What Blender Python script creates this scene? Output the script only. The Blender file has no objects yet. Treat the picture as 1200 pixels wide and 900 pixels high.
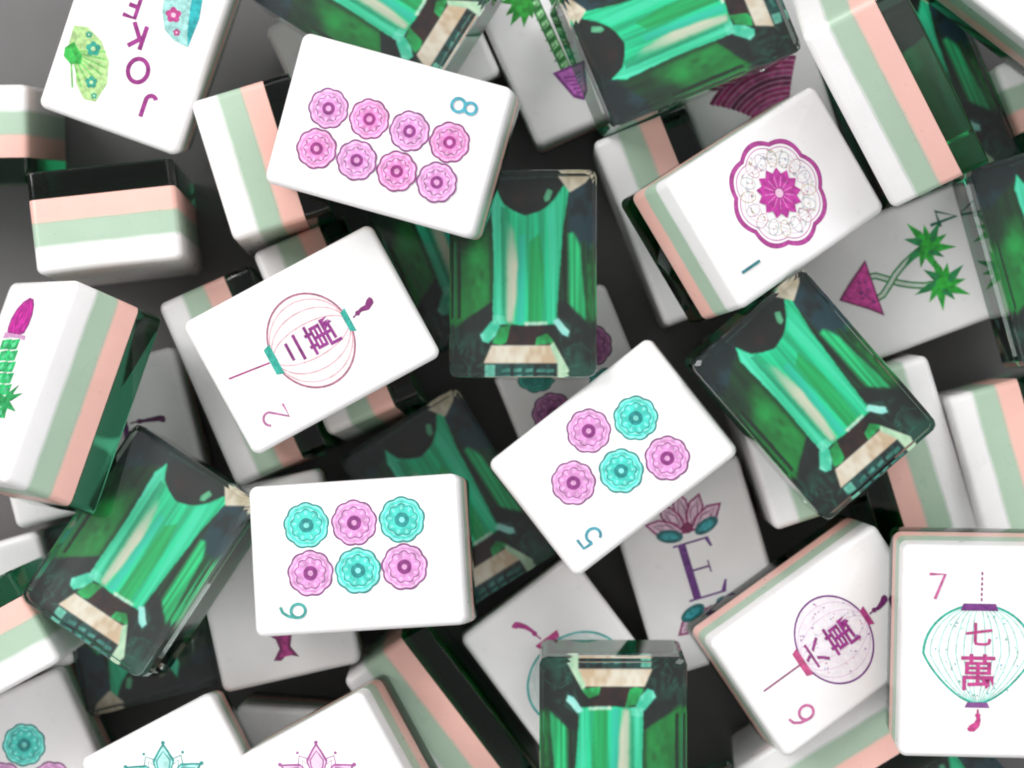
import bpy, math, random
from mathutils import Quaternion, Vector
PI = math.pi
C = bpy.context.scene.collection
sc = bpy.context.scene
K = 0.00012            # one working unit = 0.12 mm: a tile is about 246 x 174 x 122 units, 30 x 21 x 15 mm

# ---------------------------------------------------------------- camera
cam_d = bpy.data.cameras.new('camera'); cam = bpy.data.objects.new('camera', cam_d); C.objects.link(cam)
cam.location = (0, 0, 2300*K)
cam_d.sensor_width = 36; cam_d.lens = 36*2300/1200
cam_d.clip_start = 0.01; cam_d.clip_end = 20
cam_d.dof.use_dof = True; cam_d.dof.focus_distance = (2300-50)*K; cam_d.dof.aperture_fstop = 18
sc.camera = cam
# ---------------------------------------------------------------- light and exposure
w = bpy.data.worlds.new('World'); sc.world = w; w.use_nodes = True
# surround light: added bright ring fills the heap, dimmed overhead to darken gem reflections
wn, wl = w.node_tree.nodes, w.node_tree.links
tcw = wn.new('ShaderNodeTexCoord'); spw = wn.new('ShaderNodeSeparateXYZ'); rw = wn.new('ShaderNodeValToRGB')
wl.new(tcw.outputs['Generated'], spw.inputs['Vector']); wl.new(spw.outputs['Z'], rw.inputs['Fac']); wl.new(rw.outputs['Color'], wn['Background'].inputs[0])
e0 = rw.color_ramp.elements; e0[0].position = 0.0; e0[0].color = (0.10, 0.10, 0.10, 1); e0[1].position = 0.96; e0[1].color = (0.22, 0.222, 0.222, 1)
for p_, c_ in ((0.42, (0.16, 0.16, 0.165, 1)), (0.62, (0.50, 0.50, 0.505, 1)), (0.70, (0.98, 0.985, 0.985, 1)), (0.86, (1.0, 1.0, 1.0, 1)), (0.92, (0.34, 0.345, 0.345, 1))):
    q_ = e0.new(p_); q_.color = c_
wn['Background'].inputs[1].default_value = 1.75
def area(name, loc, size, power, col=(1, 1, 1)):
    l = bpy.data.lights.new(name, 'AREA'); l.shape = 'RECTANGLE'; l.size = size[0]; l.size_y = size[1]; l.energy = power; l.color = col
    o = bpy.data.objects.new(name, l); C.objects.link(o); o.location = loc
    o.rotation_euler = (Vector((0, 0, -0.01))-Vector(loc)).to_track_quat('-Z', 'Y').to_euler()
    return o
area('softbox', (-0.50, 0.32, 0.47), (0.46, 0.32), 4.2, (1.0, 0.985, 0.97))
area('fill_softbox', (0.30, 0.60, 0.46), (0.36, 0.26), 1.6, (0.97, 0.99, 1.0))
sc.view_settings.view_transform = 'Standard'; sc.view_settings.look = 'None'
sc.view_settings.exposure = 0.1; sc.view_settings.gamma = 1
sc.render.engine = 'CYCLES'
cy = sc.cycles
cy.use_denoising = True
cy.max_bounces = 14; cy.transmission_bounces = 10; cy.diffuse_bounces = 5; cy.glossy_bounces = 6; cy.transparent_max_bounces = 8
cy.caustics_refractive = True; cy.caustics_reflective = False
cy.sample_clamp_indirect = 6
cy.filter_width = 1.9

# ---------------------------------------------------------------- materials
def lin(h, g=0.74):
    h = h.lstrip('#'); v = [int(h[i:i+2], 16)/255 for i in (0, 2, 4)]
    return tuple(((c/12.92) if c <= 0.04045 else ((c+0.055)/1.055)**2.4)*g for c in v) + (1,)
def new(name):
    m = bpy.data.materials.new(name); m.use_nodes = True
    return m, m.node_tree.nodes, m.node_tree.links, m.node_tree.nodes['Principled BSDF']
INK = {}
def ink(hexa, vary=0.22, scale=9000, rough=0.42):
    key = hexa
    if key in INK: return INK[key]
    m, n, l, b = new('ink')
    b.inputs['Roughness'].default_value = rough
    tc = n.new('ShaderNodeTexCoord'); ns = n.new('ShaderNodeTexNoise'); ns.inputs['Scale'].default_value = 1300; ns.inputs['Detail'].default_value = 3
    mx = n.new('ShaderNodeMix'); mx.data_type = 'RGBA'
    c = lin(hexa)
    if min(c[:3]) > 0.42: vary = 0.05
    mx.inputs['A'].default_value = tuple(x*(1-vary) for x in c[:3])+(1,)
    mx.inputs['B'].default_value = tuple(min(0.85, x*(1+vary)+0.01) for x in c[:3])+(1,)
    mr = n.new('ShaderNodeMapRange'); mr.inputs['From Min'].default_value = 0.35; mr.inputs['From Max'].default_value = 0.65
    l.new(tc.outputs['Object'], ns.inputs['Vector']); l.new(ns.outputs['Fac'], mr.inputs['Value']); l.new(mr.outputs['Result'], mx.inputs['Factor'])
    l.new(mx.outputs['Result'], b.inputs['Base Color'])
    INK[key] = m
    return m
def gem_mat(a, c, sx=900, sy=120, lo=0.35, hi=0.65):
    """print colours of the gem picture: streaks that run along the tile"""
    m, n, l, b = new('gem_print_ink')
    b.inputs['Roughness'].default_value = 0.5
    tc = n.new('ShaderNodeTexCoord'); mp = n.new('ShaderNodeMapping'); mp.inputs['Scale'].default_value = (sx, sy, 200)
    ns = n.new('ShaderNodeTexNoise'); ns.inputs['Scale'].default_value = 1; ns.inputs['Detail'].default_value = 4; ns.inputs['Roughness'].default_value = 0.6
    mr = n.new('ShaderNodeMapRange'); mr.inputs['From Min'].default_value = lo; mr.inputs['From Max'].default_value = hi
    mx = n.new('ShaderNodeMix'); mx.data_type = 'RGBA'; mx.inputs['A'].default_value = lin(a, 1); mx.inputs['B'].default_value = lin(c, 1)
    l.new(tc.outputs['Object'], mp.inputs['Vector']); l.new(mp.outputs['Vector'], ns.inputs['Vector']); l.new(ns.outputs['Fac'], mr.inputs['Value'])
    l.new(mr.outputs['Result'], mx.inputs['Factor']); l.new(mx.outputs['Result'], b.inputs['Base Color'])
    return m
def body_mat():
    m, n, l, b = new('layered_resin')
    tc = n.new('ShaderNodeTexCoord'); sp = n.new('ShaderNodeSeparateXYZ')
    ns = n.new('ShaderNodeTexNoise'); ns.inputs['Scale'].default_value = 260; ns.inputs['Detail'].default_value = 2
    ad = n.new('ShaderNodeMath'); ad.operation = 'MULTIPLY_ADD'; ad.inputs[1].default_value = 3.2*K
    mr = n.new('ShaderNodeMapRange'); mr.inputs['From Min'].default_value = -28*K; mr.inputs['From Max'].default_value = 61*K
    cr = n.new('ShaderNodeValToRGB')
    def f(z): return (z+28)/89
    el = cr.color_ramp.elements
    PK, MT, WH = lin('#f9c4b8', .84), lin('#b2cab4', .84), (0.80, 0.785, 0.785, 1)
    el[0].position = 0; el[0].color = PK
    el[1].position = f(-1.5); el[1].color = PK
    for z, c in ((3.5, MT), (28, MT), (33, WH), (61, WH)):
        e = el.new(min(1, f(z))); e.color = c
    l.new(tc.outputs['Object'], sp.inputs['Vector']); l.new(tc.outputs['Object'], ns.inputs['Vector'])
    l.new(ns.outputs['Fac'], ad.inputs[0]); l.new(sp.outputs['Z'], ad.inputs[2])
    l.new(ad.outputs[0], mr.inputs['Value']); l.new(mr.outputs['Result'], cr.inputs['Fac'])
    oi = n.new('ShaderNodeObjectInfo'); n3 = n.new('ShaderNodeTexNoise'); n3.noise_dimensions = '4D'; n3.inputs['Scale'].default_value = 110; n3.inputs['Detail'].default_value = 7; n3.inputs['Roughness'].default_value = 0.6
    l.new(tc.outputs['Object'], n3.inputs['Vector']); ow = n.new('ShaderNodeMath'); ow.operation = 'MULTIPLY'; ow.inputs[1].default_value = 50; l.new(oi.outputs['Random'], ow.inputs[0]); l.new(ow.outputs[0], n3.inputs['W'])
    m3 = n.new('ShaderNodeMapRange'); m3.inputs['From Min'].default_value = .3; m3.inputs['From Max'].default_value = .7; m3.inputs['To Min'].default_value = .93; m3.inputs['To Max'].default_value = 1.02; l.new(n3.outputs['Fac'], m3.inputs['Value'])
    # a few specks of dust and pale rub marks
    n4 = n.new('ShaderNodeTexNoise'); n4.inputs['Scale'].default_value = 2600; n4.inputs['Detail'].default_value = 1; l.new(tc.outputs['Object'], n4.inputs['Vector'])
    m4 = n.new('ShaderNodeMapRange'); m4.inputs['From Min'].default_value = .76; m4.inputs['From Max'].default_value = .80; m4.inputs['To Min'].default_value = 1; m4.inputs['To Max'].default_value = .72; l.new(n4.outputs['Fac'], m4.inputs['Value'])
    mu = n.new('ShaderNodeMath'); mu.operation = 'MULTIPLY'; l.new(m3.outputs['Result'], mu.inputs[0]); l.new(m4.outputs['Result'], mu.inputs[1])
    sc_ = n.new('ShaderNodeVectorMath'); sc_.operation = 'SCALE'; l.new(cr.outputs['Color'], sc_.inputs[0]); l.new(mu.outputs[0], sc_.inputs['Scale']); l.new(sc_.outputs['Vector'], b.inputs['Base Color'])
    n2 = n.new('ShaderNodeTexNoise'); n2.inputs['Scale'].default_value = 420; n2.inputs['Detail'].default_value = 5
    r = n.new('ShaderNodeMapRange'); r.inputs['To Min'].default_value = 0.20; r.inputs['To Max'].default_value = 0.42
    l.new(tc.outputs['Object'], n2.inputs['Vector']); l.new(n2.outputs['Fac'], r.inputs['Value']); l.new(r.outputs['Result'], b.inputs['Roughness'])
    bp = n.new('ShaderNodeBump'); bp.inputs['Strength'].default_value = 0.06; bp.inputs['Distance'].default_value = 0.0002
    l.new(n2.outputs['Fac'], bp.inputs['Height']); l.new(bp.outputs['Normal'], b.inputs['Normal'])
    b.inputs['Subsurface Weight'].default_value = 0.12; b.inputs['Subsurface Radius'].default_value = (1, .8, .8); b.inputs['Subsurface Scale'].default_value = 0.0012
    b.inputs['IOR'].default_value = 1.48
    return m
def glass_mat(name, dens):
    m, n, l, b = new(name)
    b.inputs['Base Color'].default_value = (0.99, 1.0, 0.995, 1)
    b.inputs['Roughness'].default_value = 0.015
    b.inputs['Transmission Weight'].default_value = 1.0; b.inputs['IOR'].default_value = 1.42
    va = n.new('ShaderNodeVolumeAbsorption'); va.inputs['Color'].default_value = (0.0, 0.60, 0.40, 1); va.inputs['Density'].default_value = dens
    l.new(va.outputs['Volume'], n['Material Output'].inputs['Volume'])
    return m
def ground_mat():
    m, n, l, b = new('dark_table_top')
    tc = n.new('ShaderNodeTexCoord'); ns = n.new('ShaderNodeTexNoise'); ns.inputs['Scale'].default_value = 60; ns.inputs['Detail'].default_value = 6
    mx = n.new('ShaderNodeMix'); mx.data_type = 'RGBA'; mx.inputs['A'].default_value = (0.092, 0.088, 0.088, 1); mx.inputs['B'].default_value = (0.135, 0.130, 0.130, 1)
    l.new(tc.outputs['Object'], ns.inputs['Vector']); l.new(ns.outputs['Fac'], mx.inputs['Factor']); l.new(mx.outputs['Result'], b.inputs['Base Color'])
    b.inputs['Roughness'].default_value = 0.45
    return m
BODY, GLASS, GEMGLASS = body_mat(), glass_mat('green_acrylic', 140), glass_mat('clear_acrylic', 8)

# ---------------------------------------------------------------- setting
def mesh_obj(name, vs, fs, mats, parent=None, smooth=False, mi=None):
    me = bpy.data.meshes.new(name); me.from_pydata([(x*K, y*K, z*K) for x, y, z in vs], [], fs)
    for m in mats: me.materials.append(m)
    if mi: me.polygons.foreach_set('material_index', mi)
    if smooth: me.polygons.foreach_set('use_smooth', [True]*len(me.polygons))
    me.update()
    o = bpy.data.objects.new(name, me); C.objects.link(o); o.parent = parent
    return o
g = mesh_obj('table_surface', [(-9000, -9000, -291), (9000, -9000, -291), (9000, 9000, -291), (-9000, 9000, -291)], [(0, 1, 2, 3)], [ground_mat()])
g['kind'] = 'structure'

# ---------------------------------------------------------------- the tile's layers
HX, HY = 87.0, 123.0
def rrect(hx, hy, r, n=6):
    out = []
    for cx, cy, a0 in ((hx-r, hy-r, 0), (-hx+r, hy-r, 90), (-hx+r, -hy+r, 180), (hx-r, -hy+r, 270)):
        for i in range(n+1):
            a = math.radians(a0+90*i/n); out.append((cx+r*math.cos(a), cy+r*math.sin(a)))
    return out
def slab(name, z0, z1, r, fb, ft, mat, hx=HX, hy=HY):
    """rounded block: r is the corner radius in plan, fb / ft the rounding of its lower and upper rim"""
    prof = []
    def fil(z, rad, up, n=6):
        if rad <= 0: return [(0, z)]
        return [(rad*(1-math.sin(PI/2*i/n)), z+(1 if up else -1)*rad*(math.cos(PI/2*i/n)-1)) for i in range(n+1)]
    lower = fil(z0, fb, False)          # (inset, z) from the flat bottom outwards
    lower = [(i, z0+(z0-z) if False else z) for i, z in lower]
    lower = [(fb*(1-math.sin(PI/2*i/6)), z0+fb*(1-math.cos(PI/2*i/6))) for i in range(7)] if fb > 0 else [(0, z0)]
    upper = [(ft*(1-math.cos(PI/2*i/6)), z1-ft*(1-math.sin(PI/2*i/6))) for i in range(7)] if ft > 0 else [(0, z1)]
    vs, fs, N = [], [], None
    for ins, z in lower+upper:
        ring = rrect(hx-ins, hy-ins, max(r-ins*0.6, 1.5)); N = len(ring)
        vs += [(x, y, z) for x, y in ring]
    L = len(lower)+len(upper)
    for k in range(L-1):
        for i in range(N):
            j = (i+1) % N; fs.append((k*N+i, k*N+j, (k+1)*N+j, (k+1)*N+i))
    fs.append(tuple(reversed(range(N)))); fs.append(tuple(range((L-1)*N, L*N)))
    me = bpy.data.meshes.new(name); me.from_pydata([(x*K, y*K, z*K) for x, y, z in vs], [], fs); me.materials.append(mat)
    me.polygons.foreach_set('use_smooth', [True]*len(me.polygons)); me.set_sharp_from_angle(angle=math.radians(38)); me.update()
    return me
M_WHITE = slab('white_layer', 30.05, 61, 10, 0, 8.5, BODY)
M_MINT = slab('mint_layer', 1.05, 29.95, 9, 0, 0, BODY)
M_PINK = slab('pink_layer', -27.9, 0.95, 9, 0.6, 0, BODY)
M_CLEAR = slab('clear_back', -61, -28.1, 9, 2.6, 0.6, GLASS)
def gem_block():
    """clear block with clipped corners and a crisp chamfer round the top"""
    prof = [(5.5, -61), (1.2, -57), (0, -53), (0, 57), (3, 61)]; vs, fs = [], []
    for ins, z in prof:
        vs += [(x, y, z) for x, y in rrect(HX-ins, HY-ins, 9, 2)]
    N = 12
    for k in range(len(prof)-1):
        for i in range(N):
            j = (i+1) % N; fs.append((k*N+i, k*N+j, (k+1)*N+j, (k+1)*N+i))
    fs.append(tuple(reversed(range(N)))); fs.append(tuple(range((len(prof)-1)*N, len(prof)*N)))
    me = bpy.data.meshes.new('clear_block'); me.from_pydata([(x*K, y*K, z*K) for x, y, z in vs], [], fs); me.materials.append(GEMGLASS); me.update()
    return me
M_GEMBLOCK = gem_block()

# ---------------------------------------------------------------- drawing on a face (inks lie in microscopic layers over the resin)
class Ink:
    def __init__(s, z=61.12, up=1): s.z = z; s.up = up; s.clear()
    def clear(s): s.v = []; s.f = []; s.mi = []; s.m = []
    def poly(s, pts, mat):
        if mat not in s.m: s.m.append(mat)
        s.z += 0.012*s.up; b = len(s.v)
        ar = sum(pts[i-1][0]*pts[i][1]-pts[i][0]*pts[i-1][1] for i in range(len(pts)))
        if (ar < 0) == (s.up > 0): pts = pts[::-1]
        s.v += [(x, y, s.z) for x, y in pts]; s.f.append(tuple(range(b, b+len(pts)))); s.mi.append(s.m.index(mat))
    def strip(s, a, c, mat, closed=False):
        """band between two equally long point lists"""
        if mat not in s.m: s.m.append(mat)
        s.z += 0.012*s.up; b = len(s.v); n = len(a); k = s.m.index(mat)
        s.v += [(x, y, s.z) for x, y in a]+[(x, y, s.z) for x, y in c]
        for i in range(n if closed else n-1):
            j = (i+1) % n; q = (b+i, b+j, b+n+j, b+n+i); s.f.append(q if s.up > 0 else q[::-1]); s.mi.append(k)
    def line(s, pts, wd, mat, closed=False, taper=False):
        n = len(pts); A = []; B = []
        for i, p in enumerate(pts):
            p0 = pts[(i-1) % n] if (closed or i > 0) else p; p1 = pts[(i+1) % n] if (closed or i < n-1) else p
            dx, dy = p1[0]-p0[0], p1[1]-p0[1]; L = math.hypot(dx, dy) or 1
            h = wd/2*((1-0.8*i/(n-1)) if taper else 1)
            A.append((p[0]+dy/L*h, p[1]-dx/L*h)); B.append((p[0]-dy/L*h, p[1]+dx/L*h))
        s.strip(B, A, mat, closed) if s.up > 0 else s.strip(B, A, mat, closed)
    def make(s, name, parent):
        o = mesh_obj(name, s.v, s.f, s.m, parent, False, s.mi); s.clear()
        return o
def ell(cx, cy, rx, ry, a0=0, a1=360, n=40, rot=0):
    r = math.radians(rot); out = []
    for i in range(n+(0 if a1-a0 == 360 else 1)):
        a = math.radians(a0+(a1-a0)*i/n); x, y = rx*math.cos(a), ry*math.sin(a)
        out.append((cx+x*math.cos(r)-y*math.sin(r), cy+x*math.sin(r)+y*math.cos(r)))
    return out
def scal(cx, cy, r, lobes=9, amp=0.035, n=72, ph=0.0):
    out = []
    for i in range(n):
        a = 2*PI*i/n; q = r*(1+amp*abs(math.cos(lobes*a/2+ph))-amp*0.6); out.append((cx+q*math.cos(a), cy+q*math.sin(a)))
    return out
def xf(pts, cx, cy, s=1, rot=0):
    r = math.radians(rot); return [(cx+s*(x*math.cos(r)-y*math.sin(r)), cy+s*(x*math.sin(r)+y*math.cos(r))) for x, y in pts]

MAG, MAGD, PUR = ink('#c0309c'), ink('#9a2a86'), ink('#7a2c84')
TEAL, TEALD, TEALP = ink('#35c4b2'), ink('#1d8f8c'), ink('#8ce4da')
GRN, GRND, GRNL = ink('#1fa32e', .35), ink('#12792a', .3), ink('#8fd48a', .3)
LAV, WHT = ink('#e6d3ea'), ink('#f4eef2')

def flower(I, tile, cx, cy, kind, r=26.5):
    """scalloped round blossom with an eye"""
    pal = {'pink': ('#86407f', '#f2bfe8', '#e49ad8', '#8e2f82', '#eaaadc'),
           'hot': ('#8c3a7c', '#f3b8e2', '#e98fd0', '#992a80', '#eea4d6'),
           'teal': ('#1a8985', '#8ef2e6', '#48dccc', '#15918f', '#86eadf'),
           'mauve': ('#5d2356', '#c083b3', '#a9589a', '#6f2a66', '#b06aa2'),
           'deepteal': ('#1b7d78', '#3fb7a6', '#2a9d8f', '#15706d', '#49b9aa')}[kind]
    a, b, c, d, e = [ink(h) for h in pal]
    I.poly(scal(cx, cy, r, 9, .07), a); I.poly(scal(cx, cy, r-2.0, 9, .07), b)
    I.strip(scal(cx, cy, r-7.0, ph=.4), scal(cx, cy, r-4.4, ph=.4), c, True)
    I.poly(scal(cx, cy, r-8.5, 9, .16), a); I.poly(scal(cx, cy, r-9.7, 9, .16), c)
    for i in range(9):
        an = 2*PI*i/9; I.poly(ell(cx+14.5*math.cos(an)*r/27, cy+14.5*math.sin(an)*r/27, 2.6, 1.5, n=8, rot=math.degrees(an)), b)
    I.poly(ell(cx, cy, 8.6*r/27, 8.6*r/27, n=20), d)
    I.poly(ell(cx, cy, 3.2, 3.2, n=14), e)
    o = I.make('flower_motif', tile)
    return o

DIG = {
 '1': [[(0, -13), (0, 13)]],
 '2': [ell(0, 6, 7, 7, 160, -20, 14)+[(-7, -13), (8, -13)]],
 '4': [[(3.5, -14), (3.5, 13), (-8, -5), (8, -5)]],
 '5': [[(7, 13), (-5, 13), (-6, 2)]+ell(0, -4.5, 7.5, 8.2, 125, -150, 20)],
 '6': [ell(0, -5.5, 7.2, 7.8, 0, 360, 26), [(5, 13.5), (-1, 11.5), (-5.2, 5.5), (-7.1, -3)]],
 '7': [[(-8, 13), (8, 13), (-2, -13)]],
 '8': [ell(0, 6.5, 5.8, 6.2, 0, 360, 24), ell(0, -6.5, 7, 7, 0, 360, 24)],
 'J': [[(3, 13), (3, -6)]+ell(-2.5, -6, 5.5, 6, -5, -150, 10)],
 'O': [ell(0, 0, 10.5, 12.5, 0, 360, 30)],
 'K': [[(-6, 13), (-6, -13)], [(7, 13), (-5, 0)], [(-3, 2.5), (8, -13)]],
 'E': [[(7, 12), (-6, 12), (-6, -12), (7, -12)], [(-6, 0), (4, 0)]],
 'R': [[(-6, -13), (-6, 12)]+ell(0, 6, 7, 6, 90, -90, 12)+[(-5, 0)], [(0, 0), (8, -13)]]}
def glyph(I, ch, cx, cy, s, wd, mat, sx=1):
    for st in DIG[ch]:
        closed = ch in '8O' or (ch == '6' and len(st) > 20)
        I.line([(cx+x*s*sx, cy+y*s) for x, y in st], wd, mat, closed)
def numeral(I, tile, ch, cx, cy, mat, s=1.0, wd=2.4, sx=1):
    glyph(I, ch, cx, cy, s*1.1, wd+0.9, mat, sx)
    return I.make('numeral', tile)

_dg = {}
def han(ch, size):
    """outline of a written character from the built-in font, as a flat mesh centred on the origin"""
    if ch in _dg: return _dg[ch]
    cu = bpy.data.curves.new('character', 'FONT'); cu.body = ch; cu.size = size; cu.resolution_u = 2; cu.offset = 0.012*size
    o = bpy.data.objects.new('character', cu); C.objects.link(o)
    dg = bpy.context.evaluated_depsgraph_get(); dg.update()
    me = bpy.data.meshes.new_from_object(o.evaluated_get(dg))
    vs = [tuple(v.co) for v in me.vertices]; fs = [tuple(p.vertices) for p in me.polygons]
    bpy.data.objects.remove(o); bpy.data.curves.remove(cu)
    x0, x1 = min(v[0] for v in vs), max(v[0] for v in vs); y0, y1 = min(v[1] for v in vs), max(v[1] for v in vs)
    _dg[ch] = ([((v[0]-(x0+x1)/2)/(x1-x0), (v[1]-(y0+y1)/2)/max(y1-y0, .3*(x1-x0))) for v in vs], fs)
    return _dg[ch]
def character(I, tile, ch, cx, cy, wx, wy, mat):
    v, f = han(ch, 10)
    I.z += 0.012
    if mat not in I.m: I.m.append(mat)
    b = len(I.v); k = I.m.index(mat)
    I.v += [(cx+x*wx, cy+y*wy, I.z) for x, y in v]; I.f += [tuple(b+i for i in p) for p in f]; I.mi += [k]*len(f)
    return I.make('character', tile)

def tassel(I, tile, pts, mat):
    n = 16; A, B = [], []; P = []
    for i in range(n+1):
        u = i/n*(len(pts)-1); k = min(int(u), len(pts)-2); f = u-k
        P.append((pts[k][0]*(1-f)+pts[k+1][0]*f, pts[k][1]*(1-f)+pts[k+1][1]*f))
    for i, (x, y) in enumerate(P):
        a, b = P[max(0, i-1)], P[min(n, i+1)]; dx, dy = b[0]-a[0], b[1]-a[1]; L = math.hypot(dx, dy)
        u = i/n; h = 1.0 if u < .25 else (3.0 if u < .36 else 1.9+2.6*(u-.36)/.64)
        A.append((x+dy/L*h, y-dx/L*h)); B.append((x-dy/L*h, y+dx/L*h))
    I.strip(B, A, mat); I.poly(ell(P[-1][0], P[-1][1], 4.3, 3.0, n=12), mat)
    return I.make('tassel', tile)

# ------ one painter per face, in face coordinates: x to the right, y up
def paint_dots(num, ncol, spots, npos):
    def f(I, t):
        for x, y, k in spots: flower(I, t, x, y, k, 22.8 if num == '8' else 26.5)
        if num: numeral(I, t, num, npos[0], npos[1], ncol, 0.98)
    return f
def lotus(I, tile, cx, cy, rot, la, fill, core, R=52):
    for i in range(6):
        a = rot+60*i+30
        P = [(0, 8), (9, 20), (10, 30), (0, R-10), (-10, 30), (-9, 20)]
        I.line(xf(P, cx, cy, 1, a-90), 1.4, la, True)
        I.line(xf([(0, 12), (6, 22), (0, 36), (-6, 22)], cx, cy, 1, a-90), 1.1, la, True)
    for i in range(6):
        a = rot+60*i
        P = [(0, 10), (9, 19), (13, 31), (6, 43), (0, R), (-6, 43), (-13, 31), (-9, 19)]
        I.poly(xf(P, cx, cy, 1, a-90), la)
        I.poly(xf([(x*.82, 14+(y-14)*.90) for x, y in P], cx, cy, 1, a-90), fill)
        I.line(xf([(0, 15), (7, 23), (8, 31), (0, 42), (-8, 31), (-7, 23)], cx, cy, 1, a-90), 1.8, la, True)
        I.poly(xf([(0, 20), (4, 26), (0, 34), (-4, 26)], cx, cy, 1, a-90), fill)
        I.poly(ell(*xf([(0, R)], cx, cy, 1, a-90)[0], 2.4, 2.4, n=8), la)
        I.poly(ell(*xf([(0, 46)], cx, cy, 1, a-60)[0], 1.8, 1.8, n=8), la)
    I.poly(ell(cx, cy, 11, 11, n=20), core); I.poly(ell(cx, cy, 7, 7, n=16), fill); I.poly(ell(cx, cy, 3, 3, n=10), core)
    return I.make('lotus_motif', tile)
def p_teal_lotus(I, t): lotus(I, t, -12, 48, 65, ink('#1f9a94'), ink('#baf2ea'), ink('#7a3f6e'))
def p_pink_lotus(I, t): lotus(I, t, -14, 49, 63, ink('#b05aa2'), ink('#f4d8ee'), ink('#8c3f94'))

def lantern(I, tile, cy, rx, ry, line, fill, ribs, cap_t, cap_b, pointed=False, specks=None):
    def out(q):
        if not pointed: return ell(0, cy, rx*q, ry*q, n=48)
        pts = []
        for i in range(48):
            a = 2*PI*i/48; x, y = math.cos(a), math.sin(a)
            w_ = rx*(1 if y > 0 else 1-0.42*(-y)**1.15*(1 if abs(x) > 0 else 0))
            pts.append((w_*x*q if y > 0 else (x*rx*(1-0.38*(-y)**1.0))*q, cy+ry*y*q))
        return pts
    I.poly(out(1), line); I.poly(out(0.955), fill)
    for k in ribs[1:]:
        a = [(x*k, cy+(y-cy)*0.955) for x, y in out(1)]
        I.line(a, 1.1, ribs[0], True)
    if specks:
        rn = random.Random(5)
        for i in range(44):
            a, r_ = rn.uniform(0, 2*PI), rn.uniform(.45, .9)
            x, y = rx*r_*math.cos(a), cy+ry*r_*math.sin(a)
            I.poly(ell(x, y, rn.uniform(.8, 2.0), rn.uniform(.6, 1.4), n=7, rot=rn.uniform(0, 180)), specks[i % len(specks)])
    o = I.make('lantern_motif', tile)
    return o
def cap(I, tile, y, wd, h, mat):
    I.poly([(-wd/2-2, y-h/2), (wd/2+2, y-h/2), (wd/2-1, y+h/2), (-wd/2+1, y+h/2)], mat)
    return I.make('lantern_cap', tile)
def p_lantern_two(I, t):
    L = ink('#b06f8a'); lantern(I, t, 2, 57, 50, L, ink('#faf2f2'), (ink('#e4a5b2'), .84, .62, .36), 0, 0)
    cap(I, t, 51, 34, 9, ink('#35b3a2')); cap(I, t, -46, 26, 7, ink('#2fae9e'))
    I.line([(0, 56), (3, 80), (6, 106)], 2.2, ink('#b34f88')); I.make('hanging_string', t)
    tassel(I, t, [(0, -53), (2, -59), (4, -66), (3, -73), (8, -80)], ink('#8a2f79'))
    I.line([(-11, 30), (11, 30)], 3.6, ink('#8b2f80')); I.line([(-16, 18), (16, 18)], 3.8, ink('#8b2f80')); I.make('character', t); character(I, t, '萬', 0, -12, 36, 38, ink('#96308b'))
    numeral(I, t, '2', -57, 80, ink('#c27aa8'), 1.0, 2.0)
def p_lantern_six(I, t):
    lantern(I, t, -4, 57, 47, ink('#7f3c8c'), ink('#fdf6fc'), (ink('#ecd2ea'), .8, .55, .28), 0, 0, specks=[ink('#c9a3cc'), ink('#b9c4dc'), ink('#e0a6bd'), ink('#9f78b4')])
    cap(I, t, 44, 34, 8, ink('#c94a86')); cap(I, t, -52, 22, 7, ink('#b83a86'))
    I.line([(0, 48), (0, 75), (0, 101)], 2.0, ink('#9a4577')); I.make('hanging_string', t)
    tassel(I, t, [(0, -57), (1, -63), (0, -70), (2, -77), (5, -83)], ink('#7c2a72'))
    character(I, t, '六', 0, 25, 34, 26, ink('#9a2f86')); character(I, t, '萬', 0, -14, 38, 38, ink('#a02a8c'))
    numeral(I, t, '6', -52, 79, ink('#c9609c'), 1.05, 2.2)
def p_lantern_seven(I, t):
    lantern(I, t, -1, 63, 58, ink('#22b39c'), ink('#fafdfc'), (ink('#9fe2d4'), .86, .7, .55, .4, .26, .12), 0, 0, True, specks=[ink('#9adbc6'), ink('#8fc9d6')])
    cap(I, t, 53, 38, 8, ink('#7a2f86')); cap(I, t, -60, 24, 6, ink('#8a4a93'))
    for y in range(60, 94, 6): I.line([(2, y), (2, y+3.6)], 1.8, ink('#a03c86'))
    I.make('hanging_string', t)
    tassel(I, t, [(1, -65), (1, -71), (2, -77), (0, -83), (-6, -88)], ink('#cf3f8c'))
    character(I, t, '七', 0, 22, 30, 26, ink('#c04088')); character(I, t, '萬', 0, -22, 38, 42, ink('#c03a88'))
    numeral(I, t, '7', -48, 76, ink('#c9609c'), 1.0, 2.2)
def p_lantern_teal(I, t):
    lantern(I, t, 4, 66, 54, ink('#3fbcb8'), ink('#ecf3f1'), (ink('#cfe6e2'), .8, .5, .2), 0, 0)
    cap(I, t, -54, 30, 9, ink('#d24a94'))
    tassel(I, t, [(6, -61), (8, -68), (9, -76), (12, -84), (18, -92), (22, -94)], ink('#b83289'))
def p_lantern_shaded(I, t):
    lantern(I, t, 12, 56, 50, ink('#8d7a90'), ink('#e9e2e6'), (ink('#cfc0cc'), .7, .4), 0, 0)
    cap(I, t, -40, 24, 7, ink('#5d2a66')); tassel(I, t, [(6, -47), (6, -55), (5, -64), (4, -74), (3, -84), (1, -88)], ink('#5d2357'))
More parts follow.
